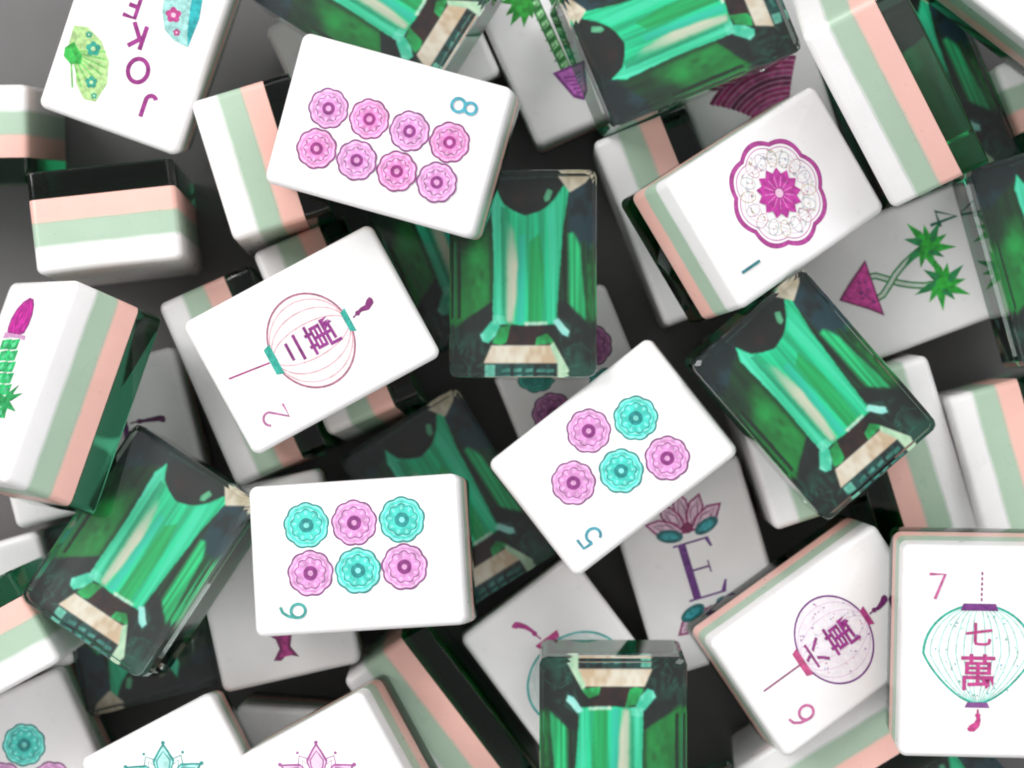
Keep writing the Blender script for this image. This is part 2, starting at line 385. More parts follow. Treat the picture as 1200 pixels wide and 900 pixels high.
def p_one(I, t):
    a = ink('#b8419a')
    cx, cy = 2, 1
    I.strip(scal(cx, cy, 59, 8, .09, 96), scal(cx, cy, 65, 8, .09, 96), a, True)
    for k, h in enumerate(('#efdbe9', '#e2dfe6', '#f3dfe0')):
        I.line(scal(cx, cy, 49-k*6.5, 8, .14, 96, ph=k*.5), 1.0, ink(h), True)
    rn = random.Random(3)
    I.line(scal(cx, cy, 55.5, 8, .09, 96), 1.2, ink('#d78cc4'), True)
    for k in range(16):      # lace petals
        an = 2*PI*k/16; c0 = (cx+42*math.cos(an), cy+42*math.sin(an))
        I.line(ell(c0[0], c0[1], 10, 6.5, n=16, rot=math.degrees(an)), 1.1, ink(['#d9cbdc', '#e8c3cd', '#c9d6d2', '#dccfb4'][k % 4]), True)
    for i in range(90):
        an, r = rn.uniform(0, 2*PI), rn.uniform(32, 53)
        I.poly(ell(cx+r*math.cos(an), cy+r*math.sin(an), rn.uniform(.8, 2.6), rn.uniform(.6, 1.2), n=7, rot=rn.uniform(0, 180)), ink(rn.choice(['#c9b8cc', '#b9cfc8', '#e3afc2', '#d0c09c', '#b4bccf'])))
    I.make('blossom_rim', t)
    p = []
    for i in range(26):
        an = 2*PI*i/26; r = 31 if i % 2 == 0 else 24; p.append((cx+r*math.cos(an), cy+r*math.sin(an)))
    I.poly(p, ink('#c22f9f'))
    for i in range(13):
        an = 2*PI*(i+.5)/13; I.line([(cx+7*math.cos(an), cy+7*math.sin(an)), (cx+20*math.cos(an), cy+20*math.sin(an))], 1.4, ink('#e07cc4'))
    I.poly(ell(cx, cy, 5.5, 5.5, n=16), ink('#f3cbe6')); I.make('blossom_heart', t)
    I.line([(-51, 71), (-51, 100)], 3.4, ink('#247f86')); I.make('numeral', t)
def palm(I, cx, cy, s, rot, mat, mat2):
    s *= 1.15
    for k, a in enumerate((-150, -118, -82, -48, -16, 16, 48, 82, 118, 150)):
        L = (27, 21, 25, 19)[k % 4]
        I.poly(xf([(0, -2.6), (L*.5, -4.4), (L*1.08, 1.5), (L*.5, 3.2), (0, 2.6)], cx, cy, s, rot+a), mat if k % 3 else mat2)
        I.line(xf([(3, 0), (L*.9, .6)], cx, cy, s, rot+a), .9, mat2)
    I.poly(ell(cx, cy, 6*s, 6*s, n=12), mat)
def p_palm_four(I, t):
    def stem(f):
        pts = [(f*(14*math.cos(u*PI*1.15+.15)+f*0), -50+u*72) for u in [i/16 for i in range(17)]]
        return pts
    for f, end in ((1, (24, 46)), (-1, (-26, 44))):
        base = [(-10*f, -48), (-15*f, -38), (-13*f, -26), (-4*f, -14), (6*f, -2), (14*f, 12), (20*f, 26), end]
        I.line(base, 9, ink('#159040')); I.line(base, 4.2, ink('#dbe8dc'))
    I.make('palm_stem', t)
    for x, y, r in ((-26, 46, 80), (25, 48, 60)):
        palm(I, x, y, 1.12, r, ink('#22b832', .3), ink('#10904c', .3)); I.make('palm_crown', t)
    I.poly([(-36, -31), (38, -33), (24, -48), (0, -79), (-14, -62)], ink('#8a2369')); I.poly([(-32, -33), (33, -35), (22, -47), (0, -75), (-12, -60)], ink('#dc3fa4', .3))
    rn = random.Random(2)
    for i in range(9): I.poly(ell(rn.uniform(-12, 18), rn.uniform(-56, -38), 2.4, 1.3, n=8, rot=rn.uniform(0, 180)), ink('#7a2c84'))
    I.make('flower_pot', t); numeral(I, t, '4', -52, 77, ink('#146f52'), 1.15, 3.0)
def p_palm_pot(I, t):
    for x0, x1 in ((-19, -14), (7, 6)):
        I.poly([(x0-6, 95), (x0+7, 95), (x1+6, -52), (x1-7, -52)], GRND)
        for y in range(-48, 90, 14):
            I.poly(xf([(-4.4, 0), (4.4, 3), (4.4, 11), (-4.4, 8)], x0+(x1-x0)*(90-y)/140, y), ink('#9bd79a', .3) if x0 < 0 else ink('#4cab57', .3))
            I.line([(x0-5, y), (x0+5, y+5)], 1.6, ink('#12792a', .3))
    I.make('bamboo_stalk', t)
    for a, L in ((195, 34), (215, 40), (240, 36), (262, 26), (165, 34)):
        I.poly(xf([(0, -4), (L*.45, -7.5), (L, 0), (L*.45, 6), (0, 4)], -24, 52, 1, a), ink('#1fa32e', .35))
    I.make('leaf_spray', t)
    I.poly([(-32, -46), (24, -46), (14, -80), (6, -89), (-10, -92), (-20, -84)], ink('#8c3591'))
    I.poly([(-27, -49), (20, -49), (11, -79), (4, -86), (-9, -88), (-17, -82)], ink('#d070d0', .3))
    for k in range(5): I.line([(-22+k*2, -56-k*6), (-6, -62-k*5), (14-k*2, -55-k*6)], 2.0, ink('#8c3591'))
    I.make('flower_pot', t)
    numeral(I, t, '6', -60, 80, ink('#2b9a97'), 1.25, 2.2, 1.1)
def p_tulip(I, t):
    def sq(n_):   # the whole picture is drawn narrow, then widened
        I.v = [(-14+(x+4)*1.55, y, z) for x, y, z in I.v]; return I.make(n_, t)

    for (x0, x1) in ((-9, 3), (6, 15)):
        for k in range(7):
            y = 46-k*14; xx = x0+(x1-x0)*k/6-8+k*2
            I.poly([(xx-8, y), (xx+8, y+2), (xx+7.5, y-11), (xx-7.5, y-12)], ink('#22c470', .4)); I.poly(ell(xx, y-5, 3.4, 3.4, n=10), ink('#5fdb9a', .3))
    sq('bamboo_stalk')
    for a, L in ((20, 30), (50, 26), (-25, 30), (-60, 26), (205, 34), (160, 30)):
        I.poly(xf([(0, -3), (L*.4, -4.5), (L, 0), (L*.4, 3.5), (0, 3)], 16, -28, 1, a), ink('#18a356', .35))
    sq('leaf_spray')
    P = [(-20, 54), (-23, 62), (-23, 74), (-19, 86), (-12, 95), (-3, 100), (4, 98), (9, 90), (12, 78), (12, 66), (9, 55), (-6, 51)]
    I.poly(P, ink('#a8208c')); I.poly([(x*.84-1, 78+(y-78)*.84) for x, y in P], ink('#d81fa8', .3))
    for k in range(-2, 3): I.line([(-6+k*4, 57), (-6+k*6, 76), (-5+k*2, 96)], 1.4, ink('#a8208c'))
    I.poly([(-25, 56), (13, 52), (14, 46), (4, 49), (-10, 50), (-25, 49)], ink('#e3a6d6')); sq('tulip_bud')
def p_fan(I, t):
    cx, cy = 20, -87
    cols = ['#7d1452', '#a8246f', '#96205f', '#b0407f', '#6a1048']
    for k in range(13):
        r = 114-k*6.4; a1 = 134-k*1.2; a0 = 68+k*.5
        P = ell(cx, cy, r, r, a0, a1, 22); Q = ell(cx, cy, r-5.0, r-5.0, a0, a1, 22)
        I.strip(P, Q, ink(cols[k % 5], .35))
        I.strip(Q, ell(cx, cy, r-6.4, r-6.4, a0, a1, 22), ink('#c08aac'))
    I.make('fan_motif', t)
def p_urn(I, t):
    I.poly([(-22, -60), (20, -60), (10, -72), (6, -84), (14, -99), (0, -93), (-9, -99), (-18, -97), (-8, -84), (-10, -72)], ink('#7d1d62')); I.poly([(-16, -63), (14, -63), (5, -73), (2, -86), (8, -95), (-10, -95), (-4, -85), (-6, -73)], ink('#b02a82', .35))
    I.make('flower_pot', t)
def p_east(I, t):
    I2 = I
    PU = ink('#6b2f86')
    I.poly([(-18, 31), (-8, 31), (-8, -38), (-18, -38)], PU); I.poly([(-24, 33), (22, 33), (22, 30.5), (-24, 30.5)], PU); I.poly([(-24, -37.5), (24, -37.5), (24, -40), (-24, -40)], PU)
    I.poly([(-8, -2), (12, -2), (12, -4.6), (-8, -4.6)], PU); I.poly([(22, 32), (24, 20), (21, 20), (17, 31)], PU); I.poly([(24, -39), (29, -25), (26, -25), (18, -38)], PU); I.poly([(12, 4), (14, 4), (14, -11), (12, -11)], PU)
    I.make('letter', t)
    ln, li, dk = ink('#a03a78'), ink('#e6c4d8'), ink('#86205c')
    for sgn, yb in ((1, 44), (-1, -52)):
        for a, L in ((90, 56), (58, 52), (122, 52), (26, 56), (154, 56)):
            a2 = a*sgn; P = [(0, 0), (L*.35, -9), (L*.72, -10), (L, 0), (L*.72, 10), (L*.35, 9)]
            I.poly(xf(P, 0, yb, 1, a2), ln); I.poly(xf([(L*.12+x*.8, y*.75) for x, y in P], 0, yb, 1, a2), li)
            I.line(xf([(L*.25, 0), (L*.5, -5), (L*.8, 0), (L*.5, 5)], 0, yb, 1, a2), 1.8, dk, True)
        for x in (-24, 24):
            I.poly(ell(x, yb+2*sgn, 17, 8.5, n=18, rot=(18 if x*sgn > 0 else -18)), ink('#1d6f74')); I.poly(ell(x, yb+2*sgn, 11, 4.5, n=14, rot=(18 if x*sgn > 0 else -18)), ink('#2fa0a8', .4))
        I.poly(ell(0, yb+6*sgn, 8, 7, n=12), dk)
        I.make('lotus_motif', t)
def p_joker(I, t):
    for ch, x, y in (('J', -33, 78), ('O', -10, 42), ('K', 3, 4), ('E', 20, -28), ('R', 32, -64)):
        glyph(I, ch, x-1.5, y, 1.12, 5.3, ink('#9c2a86')); I.make('letter', t)
    # two little painted fans beside the word
    P = [(78, 56), (70, 18), (60, 22), (44, 22), (28, 36), (16, 60), (14, 84), (26, 96), (44, 90), (60, 74)]
    P = [(76, 18), (60, 14), (40, 24), (24, 44), (18, 70), (24, 94), (38, 96), (52, 82), (60, 62), (74, 58)]
    I.poly(P, ink('#b6dc92', .25))
    for k in range(8):
        a = math.radians(110+k*14); I.line([(70, 48), (70+44*math.cos(a)*1.0, 52+38*math.sin(a))], 2.2, ink('#7fce6a', .35))
    I.poly([(78, 46), (70, 36), (56, 48), (54, 58), (66, 62), (76, 56)], ink('#35bd4a', .35))
    for x, y, r in ((46, 36, 8), (36, 74, 6.5), (56, 22, 3.6), (28, 88, 3.4)):
        I.poly(scal(x, y, r, 5, .3, 40), ink('#2aa58c')); I.poly(ell(x, y, r*.35, r*.35, n=8), ink('#c9ecb0'))
    I.make('painted_fan', t)
    P = [(-58, -4), (-52, -40), (-40, -72), (-20, -84), (-12, -60), (-16, -34), (-26, -14), (-40, -6)]
    I.poly(P, ink('#a5ddd8', .25)); I.poly([(-58, -4), (-60, -40), (-54, -78), (-40, -90), (-46, -48), (-52, -20)], ink('#23b3b8', .3))
    for x, y, r in ((-30, -34, 8.5), (-40, -16, 4), (-24, -58, 5)):
        I.poly(scal(x, y, r, 5, .3, 40), ink('#c0408c')); I.poly(ell(x, y, r*.35, r*.35, n=8), ink('#f0c4da'))
    I.make('painted_fan', t)

# ------ the emerald pictured inside the gem block: painted facet by facet on a fine grid of coloured cells
import numpy as np
def gem_print():
    NX, NY = 167, 239
    rs = np.random.RandomState(4)
    def noise(nx, ny):
        g_ = rs.rand(ny+2, nx+2); ys = np.linspace(0, ny, H_); xs = np.linspace(0, nx, W_)
        yi, xi = ys.astype(int), xs.astype(int); fy, fx = (ys-yi)[:, None], (xs-xi)[None, :]
        fy, fx = fy*fy*(3-2*fy), fx*fx*(3-2*fx)
        a_ = g_[yi][:, xi]*(1-fx)+g_[yi][:, xi+1]*fx; b_ = g_[yi+1][:, xi]*(1-fx)+g_[yi+1][:, xi+1]*fx
        return a_*(1-fy)+b_*fy
    SS = 2; W_, H_ = NX*SS, NY*SS
    # picture coordinates: x 46..634, y 46..888
    X, Y = np.meshgrid(46+588*(np.arange(W_)+.5)/W_, 46+842*(np.arange(H_)+.5)/H_)
    Xw = X+(noise(18, 3)-.5)*5+(noise(50, 60)-.5)*2.5; Yw = Y+(noise(10, 14)-.5)*7+(noise(50, 60)-.5)*2.5
    img = np.zeros((H_, W_, 3)); streak = noise(60, 3)*.55+noise(24, 2)*.45; mott = noise(9, 12)*.6+noise(34, 26)*.4
    def rgb(h): return np.array(lin(h, 1)[:3])
    def inside(p, warp=True):
        xx, yy = (Xw, Yw) if warp else (X, Y); c_ = np.zeros((H_, W_), bool); n = len(p)
        for i in range(n):
            (x0, y0), (x1, y1) = p[i-1], p[i]
            if y0 == y1: continue
            c_ ^= ((yy < y0) != (yy < y1)) & (xx < (x1-x0)*(yy-y0)/(y1-y0)+x0)
        return c_
    def blur(q, k):
        for ax in (0, 1):
            q = sum(np.roll(q, j, ax) for j in range(-k, k+1))/(2*k+1)
        return q
    def fill(p, a, b, kind='streak', amt=1.0, grad=None, op=1.0, warp=True, soft=0):
        m_ = inside(p, warp).astype(float)
        if soft: m_ = blur(blur(m_, soft), soft)
        m_ = m_[..., None]*op; t = streak if kind == 'streak' else mott
        t = np.clip((t-.5)*2.2*amt+.5, 0, 1)
        if grad is not None:
            (x0, y0), (x1, y1) = grad; d2 = (x1-x0)**2+(y1-y0)**2
            gg = np.clip(((X-x0)*(x1-x0)+(Y-y0)*(y1-y0))/d2, 0, 1); t = np.clip(gg*.75+t*.25, 0, 1)
        img[:] = img*(1-m_)+(rgb(a)*(1-t[..., None])+rgb(b)*t[..., None])*m_
    full = [(0, 0), (700, 0), (700, 950), (0, 950)]
    fill(full, '#020706', '#072019', 'mott', 1.2)
    # corner facets: dim, with fine crossing glints
    for q in ([(40, 690), (150, 630), (222, 745), (176, 890), (40, 890)], [(470, 640), (560, 600), (640, 680), (640, 890), (530, 890)]):
        fill(q, '#03100d', '#12493c', 'mott', 1.6)
    for k in range(26):
        x0 = rs.choice([rs.uniform(50, 190), rs.uniform(500, 630)]); y0 = rs.uniform(690, 880); an = rs.uniform(0, PI); L_ = rs.uniform(14, 50)
        dx, dy = math.cos(an)*L_, math.sin(an)*L_; nx, ny = -dy/L_*rs.uniform(1.5, 3.5), dx/L_*rs.uniform(1.5, 3.5)
        fill([(x0, y0), (x0+dx, y0+dy), (x0+dx+nx, y0+dy+ny), (x0+nx, y0+ny)], '#1d6a56', '#3f9a80', 'mott', 1, None, .55)
    fill([(56, 66), (300, 54), (234, 96), (205, 140), (70, 240)], '#04161a', '#123640', 'mott', 1.2)
    # left pavilion, greener towards its foot
    fill([(50, 240), (210, 130), (216, 572), (96, 662), (50, 690)], '#031a0c', '#0a8c36', 'streak', 1, ((120, 260), (120, 600)), 1, True, 4)
    fill([(92, 440), (118, 360), (150, 300), (186, 290), (200, 440), (196, 556), (112, 626)], '#0a6a28', '#12a848', 'mott', 1.0, None, .8, True, 12)
    fill([(66, 320), (82, 320), (80, 650), (66, 660)], '#021008', '#063016')
    fill([(44, 330), (58, 330), (56, 640), (46, 660)], '#0f6a44', '#2fa070', 'streak', 1, None, .7)
    fill([(70, 250), (150, 190), (130, 330), (76, 380)], '#020c08', '#06301c', 'mott', 1.3, None, .8, True, 10)
    # right pavilion
    fill([(526, 120), (640, 60), (640, 330), (600, 430), (560, 300), (530, 290)], '#03141a', '#0e3844', 'mott', 1.6)
    fill([(498, 180), (526, 290), (530, 590), (488, 570)], '#03240f', '#0d7a34')
    fill([(528, 296), (552, 290), (580, 360), (604, 660), (530, 592)], '#0c9a56', '#20e892', 'streak', 1.0, None, 1, True, 2)
    fill([(604, 440), (626, 340), (640, 340), (640, 670), (608, 668)], '#065a24', '#11983f', 'mott', 1.2, None, .9, True, 4)
    fill([(580, 330), (606, 330), (612, 560), (600, 560)], '#03240f', '#0d6a34')
    fill([(494, 150), (522, 120), (530, 300), (528, 596), (486, 572)], '#020f08', '#07401f', 'streak', 1, None, .75, True, 3)
    fill([(196, 200), (212, 150), (218, 400), (218, 600), (200, 570)], '#020f08', '#07401f', 'streak', 1, None, .8, True, 3)
    # dark lower wedges
    fill([(90, 668), (214, 572), (214, 648), (150, 706), (96, 704)], '#020807', '#0a1e1c', 'mott')
    fill([(482, 580), (604, 672), (636, 704), (560, 694), (488, 648)], '#020807', '#0a1e1c', 'mott')
    # table
    fill([(204, 160), (230, 108), (262, 172), (300, 200), (348, 220), (398, 208), (434, 186), (470, 150), (514, 88), (532, 116), (508, 250), (490, 470), (482, 612), (478, 676), (214, 676), (216, 400)], '#0fbc80', '#1cecaa', 'streak', 1.1)
    fill([(206, 172), (230, 116), (262, 180), (268, 330), (262, 664), (216, 670), (218, 400)], '#2ad8a0', '#5cf6cc', 'streak', 1)
    fill([(246, 180), (264, 184), (266, 660), (256, 664)], '#0f9a6c', '#18c08c', 'streak', 1, None, .8)
    fill([(272, 240), (300, 280), (318, 420), (310, 570), (294, 668), (272, 664)], '#4fd0a0', '#fff0dc', 'streak', 1, ((290, 260), (290, 430)), .95, True, 3)
    fill([(322, 300), (350, 300), (346, 668), (312, 668)], '#1cc2a4', '#30e0c4', 'streak', 1, None, .8)
    fill([(366, 330), (410, 290), (428, 430), (420, 670), (362, 670)], '#0ba858', '#10cc74', 'streak', 1)
    fill([(440, 200), (498, 124), (502, 200), (484, 440), (474, 664), (452, 670), (450, 420)], '#1fd69a', '#44f0bc', 'streak', 1)
    fill([(344, 664), (442, 664), (440, 680), (352, 680)], '#9ff0cc', '#e8ffe8')
    fill([(214, 630), (262, 640), (262, 676), (214, 676)], '#5cf2c8', '#98ffe4', 'streak', 1, None, .6)
    # dark star above the table with its red depth and glint
    fill([(232, 100), (300, 58), (460, 58), (510, 86), (470, 146), (434, 182), (396, 204), (348, 218), (300, 196), (262, 168)], '#010403', '#071512', 'mott')
    fill([(300, 100), (400, 96), (420, 150), (350, 190), (290, 150)], '#0a0505', '#2e0f0e', 'mott', 1.6)
    fill([(426, 142), (446, 104), (466, 112), (452, 152), (434, 160)], '#2f9c6a', '#7fd8a8', 'mott')
    fill([(210, 60), (500, 50), (504, 60), (212, 70)], '#16302c', '#2c4a44', 'streak', 1, None, .7)
    fill([(486, 54), (622, 54), (602, 80), (536, 122)], '#d8c6a6', '#fff0de', 'mott', 1, None, 1, False)
    # foot of the table
    fill([(160, 722), (208, 662), (238, 654), (246, 700), (196, 754), (172, 746)], '#35d8ac', '#94ffe4', 'mott')
    fill([(460, 662), (486, 654), (532, 706), (528, 730), (504, 720)], '#6ae4dc', '#b8fff4', 'mott')
    fill([(240, 690), (300, 672), (290, 744), (248, 762), (212, 754)], '#0a7a34', '#1cc868', 'mott')
    fill([(286, 678), (456, 678), (464, 744), (380, 760), (266, 758)], '#070303', '#35100e', 'mott', 1.6)
    fill([(400, 728), (440, 714), (472, 754), (392, 762)], '#0b8c3e', '#2fdc7c', 'mott')
    # cream bar with its pale return and the dark lip below
    fill([(208, 764), (456, 764), (484, 838), (176, 838)], '#e2c2a0', '#fff2e0', 'mott', 1, None, 1, False)
    fill([(452, 764), (468, 750), (532, 868), (526, 888), (484, 888), (484, 838)], '#a8dcb4', '#ecffe0', 'mott', 1, None, 1, False)
    fill([(176, 842), (482, 842), (480, 888), (174, 888)], '#04161a', '#10504c', 'streak', 1.6)
    fill([(184, 846), (226, 848), (222, 880), (180, 880)], '#5ed0b4', '#b8ffe8', 'mott', 1, None, .8)
    for x0 in (250, 300, 350, 400, 436): fill([(x0, 866), (x0+34, 862), (x0+32, 878), (x0, 880)], '#2f8a7c', '#7ad8c4', 'mott', 1, None, .75)
    # soften a little and reduce to the grid
    k_ = np.array([.25, .5, .25])
    for ax in (0, 1): img = sum(k_[j]*np.roll(img, j-1, ax) for j in range(3))
    col = img.reshape(NY, SS, NX, SS, 3).mean((1, 3))
    # cells within the rounded outline
    hx, hy, r = HX-3.5, HY-3.5, 6.5
    xs = hx-2*hx*(np.arange(NX+1))/NX; ys = hy-2*hy*(np.arange(NY+1))/NY
    vs = [(x*K, y*K, -28.4*K) for y in ys for x in xs]; fs, cc = [], []
    for j in range(NY):
        for i in range(NX):
            cx, cy = abs((xs[i]+xs[i+1])/2), abs((ys[j]+ys[j+1])/2)
            if cx > hx-r and cy > hy-r and math.hypot(cx-hx+r, cy-hy+r) > r: continue
            a = j*(NX+1)+i; fs.append((a, a+1, a+NX+2, a+NX+1)); cc.append(col[j, i])
    me = bpy.data.meshes.new('gem_print'); me.from_pydata(vs, [], fs)
    # colour per point (mean of its cells) so that the paint runs smoothly
    vc = np.zeros((len(vs), 4)); vn = np.zeros(len(vs))
    for f_, c_ in zip(fs, cc):
        for v_ in f_: vc[v_, :3] += c_; vn[v_] += 1
    vc[:, :3] /= np.maximum(vn, 1)[:, None]; vc[:, 3] = 1
    at = me.color_attributes.new('paint', 'FLOAT_COLOR', 'POINT'); at.data.foreach_set('color', vc.ravel())
    m, n, l, b = new('gem_paint'); b.inputs['Roughness'].default_value = 0.5
    an_ = n.new('ShaderNodeAttribute'); an_.attribute_name = 'paint'; l.new(an_.outputs['Color'], b.inputs['Base Color'])
    me.materials.append(m); me.update()
    return me
M_GEM = gem_print()
G_LEFT = gem_mat('#04491a', '#0c9a3a', 500, 260)
M_GEMB = bpy.data.meshes.new('gem_print')      # the same print on the back of a striped tile, wrapped to the very edge
M_GEMB.from_pydata([(x*K, y*K, -28.25*K) for x, y in rrect(HX-.5, HY-.5, 8.6)], [], [tuple(range(28))[::-1]]); M_GEMB.materials.append(G_LEFT)

POSE = {   # position and turn of each tile: every pose was solved so that no two tiles cut into each other
    'A': ((-134.0, 281.2, 45.0), (-0.6034, -0.0479, 0.0039, 0.7960)),
    'B': ((-442.5, 424.4, -84.7), (-0.1733, -0.0301, 0.0721, -0.9818)),
    'C': ((-303.3, 266.7, -148.8), (-0.5871, -0.5520, 0.4091, 0.4281)),
    'D': ((-492.9, 197.8, -160.8), (-0.7112, -0.7001, -0.0614, -0.0201)),
    'E': ((-545.7, -13.5, -25.1), (0.8879, -0.1547, -0.4244, -0.0876)),
    'F': ((-235.5, 52.6, -26.5), (0.5107, 0.0440, 0.0126, 0.8585)),
    'G': ((-329.6, 7.7, -197.9), (0.6857, 0.1351, -0.6979, 0.1565)),
    'H': ((-212.6, 65.7, -190.4), (0.6830, 0.1081, -0.7004, 0.1768)),
    'I': ((13.6, 129.3, -72.4), (-0.0050, -0.0001, -0.9999, 0.0126)),
    'J': ((82.5, -18.0, -226.7), (0.9810, 0.0020, -0.0102, 0.1937)),
    'K': ((125.5, -88.0, -96.8), (-0.4371, 0.0487, 0.0238, -0.8978)),
    'L': ((289.6, 214.3, -57.2), (-0.4691, -0.1497, -0.1593, -0.8557)),
    'M': ((203.4, 206.8, -200.5), (0.6830, 0.1343, -0.7061, 0.1299)),
    'N': ((440.3, 363.9, -5.0), (0.6045, 0.3460, -0.7175, 0.0036)),
    'O': ((195.4, 431.0, -78.6), (-0.0244, -0.8328, 0.5514, 0.0435)),
    'P': ((-162.0, 468.8, -70.2), (-0.0307, 0.4804, -0.8765, 0.0044)),
    'Q': ((63.6, 442.9, -200.0), (0.9788, 0.0097, -0.0199, 0.2037)),
    'R': ((302.5, 376.1, -224.1), (-0.9874, -0.0110, 0.0025, -0.1578)),
    'S': ((489.2, 133.7, -217.3), (-0.8214, -0.0310, 0.0290, 0.5688)),
    'T': ((353.1, -10.7, -47.0), (-0.0034, 0.3521, -0.9357, -0.0225)),
    'U': ((511.3, 366.0, -203.2), (0.0168, -0.1956, 0.9805, -0.0035)),
    'V': ((637.1, 480.5, -49.1), (-0.8980, 0.0039, -0.0017, -0.4399)),
    'W': ((733.5, 377.3, -196.1), (-0.5671, 0.3928, 0.5938, 0.4141)),
    'X': ((657.8, 159.4, -68.9), (0.0119, -0.1346, 0.9908, -0.0047)),
    'Y': ((623.2, -118.9, -169.9), (-0.6856, -0.0945, 0.7151, -0.0978)),
    'Z': ((486.6, -95.7, -197.3), (-0.1239, 0.7010, 0.0919, 0.6962)),
    'AA': ((343.4, -42.2, -197.0), (0.6994, 0.1270, -0.6968, 0.0957)),
    'AB': ((236.4, -228.9, -223.9), (0.9890, -0.0051, -0.0171, 0.1466)),
    'AC': ((371.1, -304.8, -102.0), (-0.4650, -0.0842, -0.0191, -0.8811)),
    'AC2': ((413.1, -452.2, -180.3), (-0.6083, 0.2940, 0.6350, 0.3746)),
    'AD': ((532.8, -299.1, 13.8), (0.9982, 0.0498, -0.0329, -0.0028)),
    'AE': ((76.4, -366.0, -201.1), (0.3167, -0.0189, -0.0243, -0.9480)),
    'AF': ((120.4, -441.1, -69.3), (-0.0250, 0.9996, 0.0005, 0.0096)),
    'AG': ((-174.4, -202.6, -22.1), (-0.6820, 0.0592, -0.0052, -0.7289)),
    'AH': ((-299.7, -244.5, -184.1), (-0.9938, 0.0099, -0.0204, -0.1088)),
    'AI': ((-434.2, -201.5, -49.8), (-0.0603, -0.2803, -0.9561, 0.0612)),
    'AJ': ((-80.6, -155.1, -223.1), (0.0066, 0.2731, -0.9618, 0.0170)),
    'AK': ((-479.8, -280.8, -229.7), (-0.0003, -0.9928, -0.1200, -0.0006)),
    'AL': ((-666.5, -328.8, -84.3), (-0.3577, -0.6139, 0.3638, -0.6023)),
    'AM': ((-592.8, -500.8, -195.2), (-0.9773, 0.0073, -0.0121, -0.2116)),
    'AN': ((-378.8, -520.1, -77.1), (-0.9692, 0.0526, -0.0184, -0.2399)),
    'AO': ((-179.8, -503.7, -48.5), (-0.9630, 0.0025, 0.0931, -0.2528)),
    'AP': ((-87.1, -421.9, -196.9), (-0.6753, -0.2401, 0.6654, -0.2086)),
    'AQ': ((-267.4, -532.2, -225.6), (-0.9994, 0.0048, 0.0067, 0.0327)),
    'AS': ((-691.2, -301.9, -229.5), (0.7993, -0.0006, 0.0004, -0.6009)),
    'AT': ((-710.5, 312.2, -192.0), (-0.5103, 0.4652, 0.4909, 0.5313)),
    'AU': ((-525.2, -68.1, -223.4), (0.6113, 0.0088, 0.0169, 0.7911)),
    'AW': ((-158.8, 423.2, -205.5), (-0.8376, -0.0787, -0.0214, 0.5402)),
    'BA': ((-74.4, 179.5, -229.4), (-0.0033, 0.1939, -0.9810, -0.0014)),
    'BC': ((241.8, -628.6, -218.1), (-0.0068, 0.1510, -0.9875, 0.0443)),
    'BD': ((579.3, -571.1, -187.2), (0.0079, 0.3628, -0.9318, -0.0033)),
}

# ---------------------------------------------------------------- the tiles
def part(name, me, parent):
    o = bpy.data.objects.new(name, me); C.objects.link(o); o.parent = parent
    return o
P2 = 'pink'; H2 = 'hot'; T2 = 'teal'
eight = [(-11.3, -72.3, P2), (-12, -24.7, H2), (-10.8, 22.6, P2), (-10.6, 69.3, H2), (35.4, -73.6, H2), (36, -26.3, P2), (36, 20.6, H2), (36, 67.3, P2)]
five = [(42.3, 2, P2), (19.9, -51.6, T2), (4.7, 54.6, P2), (-19, 0.8, T2), (-40.6, -51.7, P2)]
six = [(38, 56.5, T2), (37.3, .6, P2), (37.3, -55, T2), (-17.4, 54.5, P2), (-17.8, -1, T2), (-16.8, -55, P2)]
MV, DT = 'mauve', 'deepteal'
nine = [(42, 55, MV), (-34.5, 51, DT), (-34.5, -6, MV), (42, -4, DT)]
low = [(9, 53, T2), (21, -4, P2), (-34, 20, P2)]
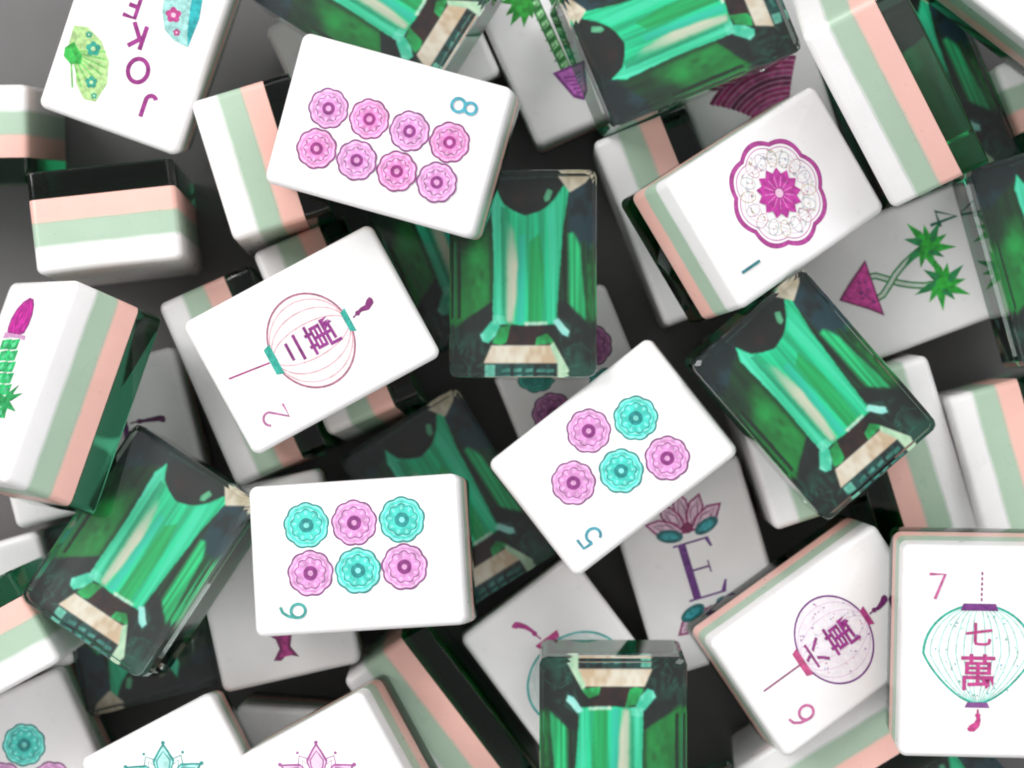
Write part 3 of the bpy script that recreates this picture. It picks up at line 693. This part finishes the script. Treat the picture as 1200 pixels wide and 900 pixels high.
TILES = {   # key: (painter, label)
    'A': (paint_dots('8', ink('#3fa5b8'), eight, (-53, 75)), 'white tile with eight pink scalloped flowers and a blue 8'),
    'B': (p_joker, 'white tile lettered JOKER in magenta between small green and teal fans'),
    'C': (None, 'tile on edge showing white, mint and pink bands, just left of the eight-flower tile'),
    'D': (None, 'tile on edge with pink band uppermost, mint and white below, under the JOKER tile'),
    'E': (p_tulip, 'tilted tile with magenta tulip bud and green bamboo, its long striped side facing up'),
    'F': (p_lantern_two, 'white tile with pale pink lantern, teal caps, 二萬 and numeral 2'),
    'G': (None, 'striped tile on its long side under the left end of the pale pink lantern tile'),
    'H': (None, 'striped tile on its long side under the middle of the pale pink lantern tile'),
    'I': ('gem', 'upright green gem in the middle, one corner under the eight-flower tile'),
    'J': (paint_dots('', None, nine, (0, 0)), 'shaded tile with mauve and teal flowers beneath the upright gem'),
    'K': (paint_dots('5', ink('#3a9bae'), five, (-59, 79)), 'white tile with three pink and two teal flowers and a teal 5'),
    'L': (p_one, 'white tile with one large magenta scalloped blossom and a numeral 1'),
    'M': (None, 'striped tile on its long side beneath the large single blossom tile'),
    'N': (None, 'long striped tile side, brightly lit, right of the large single blossom tile'),
    'O': ('gem', 'green gem slanting across the top, above the magenta fan tile'),
    'P': ('gem', 'green gem at the top edge, tucked behind the eight-flower tile'),
    'Q': (p_palm_pot, 'shaded tile with two bamboo stalks in a purple pot, beside the slanting top gem'),
    'R': (p_fan, 'shaded tile with deep magenta ribbed fan under the slanting top gem'),
    'S': (p_palm_four, 'shaded tile with two crossed green palms in a magenta pot and numeral 4'),
    'T': ('gem', 'bright green gem resting below the crossed palms tile'),
    'U': ('gem', 'dark shadowed green gem deep beside the bright long striped side'),
    'V': (None, 'blank white tile in the top right corner above the dark gap'),
    'W': (None, 'small striped end at the right edge below the blank corner tile, white band uppermost'),
    'X': ('gem', 'green gem cut by the right edge, beside the numeral 4'),
    'Y': (None, 'striped tile on edge above the 七萬 lantern tile, white band left and pink right'),
    'Z': (None, 'shaded striped tile on edge under the gem by the palms, pink left, white right'),
    'AA': (None, 'white tile side poking out beneath the left of the bright gem by the palms'),
    'AB': (p_east, 'shaded tile with a purple letter E between maroon and teal lotus ornaments'),
    'AC': (p_lantern_six, 'white tile with lavender lantern, 六萬 and a pink 6, left of the 七萬 tile'),
    'AC2': (None, 'striped tile under the lower edge of the lavender lantern tile'),
    'AD': (p_lantern_seven, 'upright white tile with teal lantern, 七萬 and a pink 7 at the right edge'),
    'AE': (p_lantern_teal, 'shaded tile with teal lantern outline and magenta tassel left of the letter E tile'),
    'AF': ('gem', 'green gem with its cream bar uppermost, cut by the bottom edge'),
    'AG': (paint_dots('6', ink('#3aa39b'), six, (-59.5, 77)), 'white tile with three teal and three pink flowers and a teal 6'),
    'AH': (p_urn, 'shaded white tile with the magenta foot of a pot, beneath the six-flower tile'),
    'AI': ('gem', 'bright green gem slanting at the left, below the tulip tile'),
    'AJ': ('gem', 'dark green gem between the five-flower and six-flower tiles'),
    'AK': ('gem', 'dark green gem mostly hidden beneath the bright one below the tulip tile'),
    'AL': (None, 'striped tile on edge at the left border, pink above mint, over a teal flower tile'),
    'AM': (paint_dots('', None, low, (0, 0)), 'tile with a teal flower in the bottom left corner of the heap'),
    'AN': (p_teal_lotus, 'white tile with teal line lotus, cut by the bottom edge'),
    'AO': (p_pink_lotus, 'white tile with pale pink lotus, green and pink bands on its right side'),
    'AP': (None, 'tile on its long side with a long pink band right of the pink lotus tile'),
    'AQ': (None, 'low blurred tile corner between the teal lotus and pink lotus tiles'),
    'AS': (None, 'grey shaded tile end at the left border just below the tulip tile'),
    'AT': (None, 'shaded striped tile end at the left border, left of the JOKER tile'),
    'AU': (p_lantern_shaded, 'grey shaded tile with a dark purple tassel, right of the tulip tile'),
    'AW': (None, 'grey leaning tile in shade beneath the top edge gem'),
    'BA': ('gem', 'added green gem that darkens the gap left of the upright middle gem'),  # added gem, stands in for dark slab bands to blacken this gap
    'BC': ('gem', 'low dark green gem at the bottom edge, below the lavender lantern tile'),
    'BD': ('gem', 'green gem at the bottom right, below the 七萬 lantern tile'),
}
for key, (paint, label) in TILES.items():
    loc, q = POSE[key]
    gem = paint == 'gem'
    root = bpy.data.objects.new('emerald_gem' if gem else 'mahjong_tile', None); C.objects.link(root)
    root.empty_display_size = 0.004
    root.location = Vector(loc)*K; root.rotation_mode = 'QUATERNION'; root.rotation_quaternion = Quaternion(q)
    root['label'] = label; root['category'] = 'green gem' if gem else 'mahjong tile'
    root['group'] = 'emerald-cut gems among the tiles' if gem else 'mahjong tiles heaped on the dark surface'
    if gem:
        part('gem_print', M_GEM, part('clear_block', M_GEMBLOCK, root))
        continue
    part('white_layer', M_WHITE, root); part('mint_layer', M_MINT, root); part('pink_layer', M_PINK, root)
    part('green_back', M_CLEAR, root); part('gem_print', M_GEMB, root)
    if paint: paint(Ink(), root)
